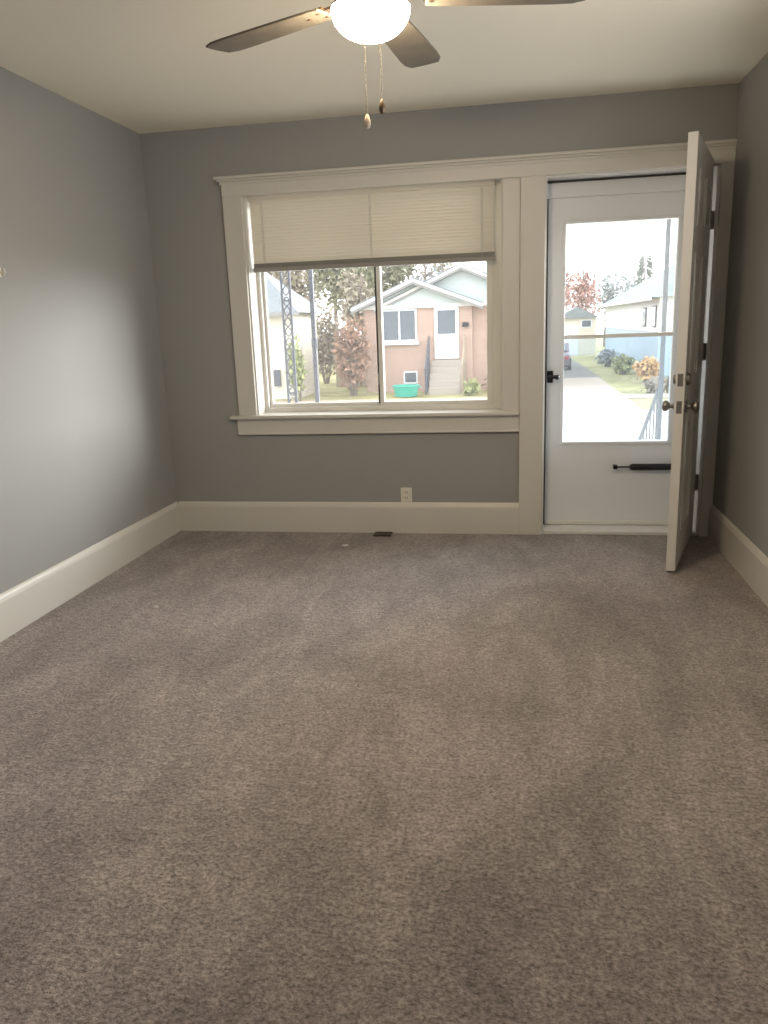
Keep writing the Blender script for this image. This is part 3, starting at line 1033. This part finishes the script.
root = empty('conifer', (12.0, 64, G), 'narrow pointed conifer behind the white house roof', 'tree')
MB().tube([(12.0, 64, G), (12.0, 64, 5.6)], [.16, .03], 7).build('trunk', BARK, root)
mb = MB()
for k in range(700):
    t = random.random() ** .7
    z = 6.2 - t * 5.5
    r = (.08 + 1.0 * t) * random.uniform(.2, 1)
    a = random.uniform(0, 2 * math.pi)
    q = Vector((12.0 + r * math.cos(a), 64 + r * math.sin(a), z))
    d = Vector((math.cos(a), math.sin(a), -.5)) * .4
    mb.poly([q, q + d + Vector((0, 0, .12)), q + d * .8 + Vector((.1, -.1, -.12))])
mb.build('foliage', NEEDLE, root)


def bush(name, x, y, r, h, leafm, n, label, group=None, ls=.18):
    root = empty(name, (x, y, G), label, 'bush', group)
    mb = MB()
    for k in range(7):
        a = 2 * math.pi * k / 7
        mb.tube([(x + .1 * math.cos(a), y + .1 * math.sin(a), G),
                 (x + r * .4 * math.cos(a), y + r * .4 * math.sin(a), G + h * .5),
                 (x + r * .75 * math.cos(a), y + r * .75 * math.sin(a), G + h * .85)], [.03, .02, .008], 5)
    mb.build('stems', BARK, root)
    mb = MB()
    leaves(mb, (x, y, G + h * .52), (r, r, h * .5), n, ls)
    mb.build('foliage', leafm, root)


bush('rust_bush', -4.16, 24.9, .80, 3.1, LEAFRUST, 1500, 'tall rust brown bush left of the brick house')
bush('shrub', -5.75, 22.7, .36, 2.3, SHRUB, 500, 'narrow green shrub at the corner of the cream house')
bush('shrub', 7.1, 27.5, .55, 1.1, LEAFORANGE, 420, 'orange leaved shrub beside the porch post in the storm door glass')
bush('shrub', 6.85, 33.0, .6, .95, SHRUB, 420, 'green shrub against the middle of the white house wall')
bush('shrub', 6.75, 39.0, .65, 1.0, LEAFGREY, 420, 'grey green shrub near the far end of the white house wall')
bush('shrub', 6.9, 23.5, .55, .5, LEAFTAN, 320, 'low yellowish shrub at the street end of the right lawn')
bush('shrub', 1.3, 25.4, .45, .75, LEAFTAN, 320, 'low tan shrub right of the brick house steps')
bush('shrub', 0.40, 24.0, .3, .55, SHRUB, 260, 'small green shrub beside the brick house step railing')

bush('tan_bush', -6.9, 31.6, 1.15, 3.7, LEAFTAN, 1500, 'tall tan bush filling the gap behind the brown board fence', ls=.2)

# wooden fence closing the yard between the two houses
fr = empty('yard_fence', (-4.9, 29.4, G), 'brown board fence behind the tall rust bush', 'fence')
mb = MB()
for k in range(13):
    mb.box(-5.9 + k * .15, -5.9 + k * .15 + .14, 29.4, 29.43, G, G + 1.75 + .03 * (k % 2))
mb.build('boards', WOOD, fr)
MB().box(-5.9, -3.97, 29.43, 29.48, G + .4, G + .5).box(-5.9, -3.97, 29.43, 29.48, G + 1.3, G + 1.4).build('rails', WOOD, fr)

# turquoise tub on the lawn
tb = empty('plastic_tub', (-1.98, 24.0, G), 'turquoise plastic tub lying on the brick house lawn', 'tub')
mb = MB().lathe([(0.30, 0.0), (0.40, 0.02), (0.47, 0.36), (0.50, 0.38), (0.50, 0.42), (0.44, 0.42), (0.38, 0.05), (0.0, 0.04)],
                (-1.98, 24.0, G), 28, cap0=True)
mb.build('tub_body', TEAL, tb, smooth=True)
for s in (-1, 1):
    mb = MB()
    mb.tube([(-1.98 + s * .48, 23.92, G + .36), (-1.98 + s * .56, 23.94, G + .33), (-1.98 + s * .56, 24.06, G + .33), (-1.98 + s * .48, 24.08, G + .36)], .015, 6)
    mb.build('tub_handle', TEAL, tb)

# parked car at the left edge of the door glass
cr = empty('parked_car', (3.75, 38, G), 'dark parked car at the left edge of the storm door glass', 'car')
x0, x1 = 2.95, 4.62
prof = [(36.0, .25), (36.0, .62), (36.2, .85), (36.9, .92), (37.5, 1.36), (39.3, 1.40), (40.0, .95), (40.3, .85), (40.3, .3), (40.1, .22), (36.15, .2)]
MB().prism([(x0, y, G + z) for y, z in prof], (x1 - x0, 0, 0)).build('body', CARPAINT, cr, bevel=.06)
MB().prism([(x0 + .12, y, G + z) for y, z in [(36.93, .97), (37.45, 1.32), (37.43, 1.34), (36.90, 1.0)]], (x1 - x0 - .24, 0, 0)).build('rear_glass', DARKGLASS, cr)
for xx in (x0 + .02, x1 - .02):
    for yy in (36.8, 39.5):
        Mw = Matrix.Rotation(math.pi / 2, 4, 'Y')
        MB().lathe([(0.18, -.1), (0.31, -.1), (0.33, -.07), (0.33, .07), (0.31, .1), (0.18, .1)], (xx, yy, G + .335), 20, Mw, cap0=True, cap1=True).build('wheel', TYRE, cr)
for xx in (x0 + .08, x1 - .30):
    MB().box(xx, xx + .22, 35.97, 36.05, G + .6, G + .74).build('tail_light', TAIL, cr)
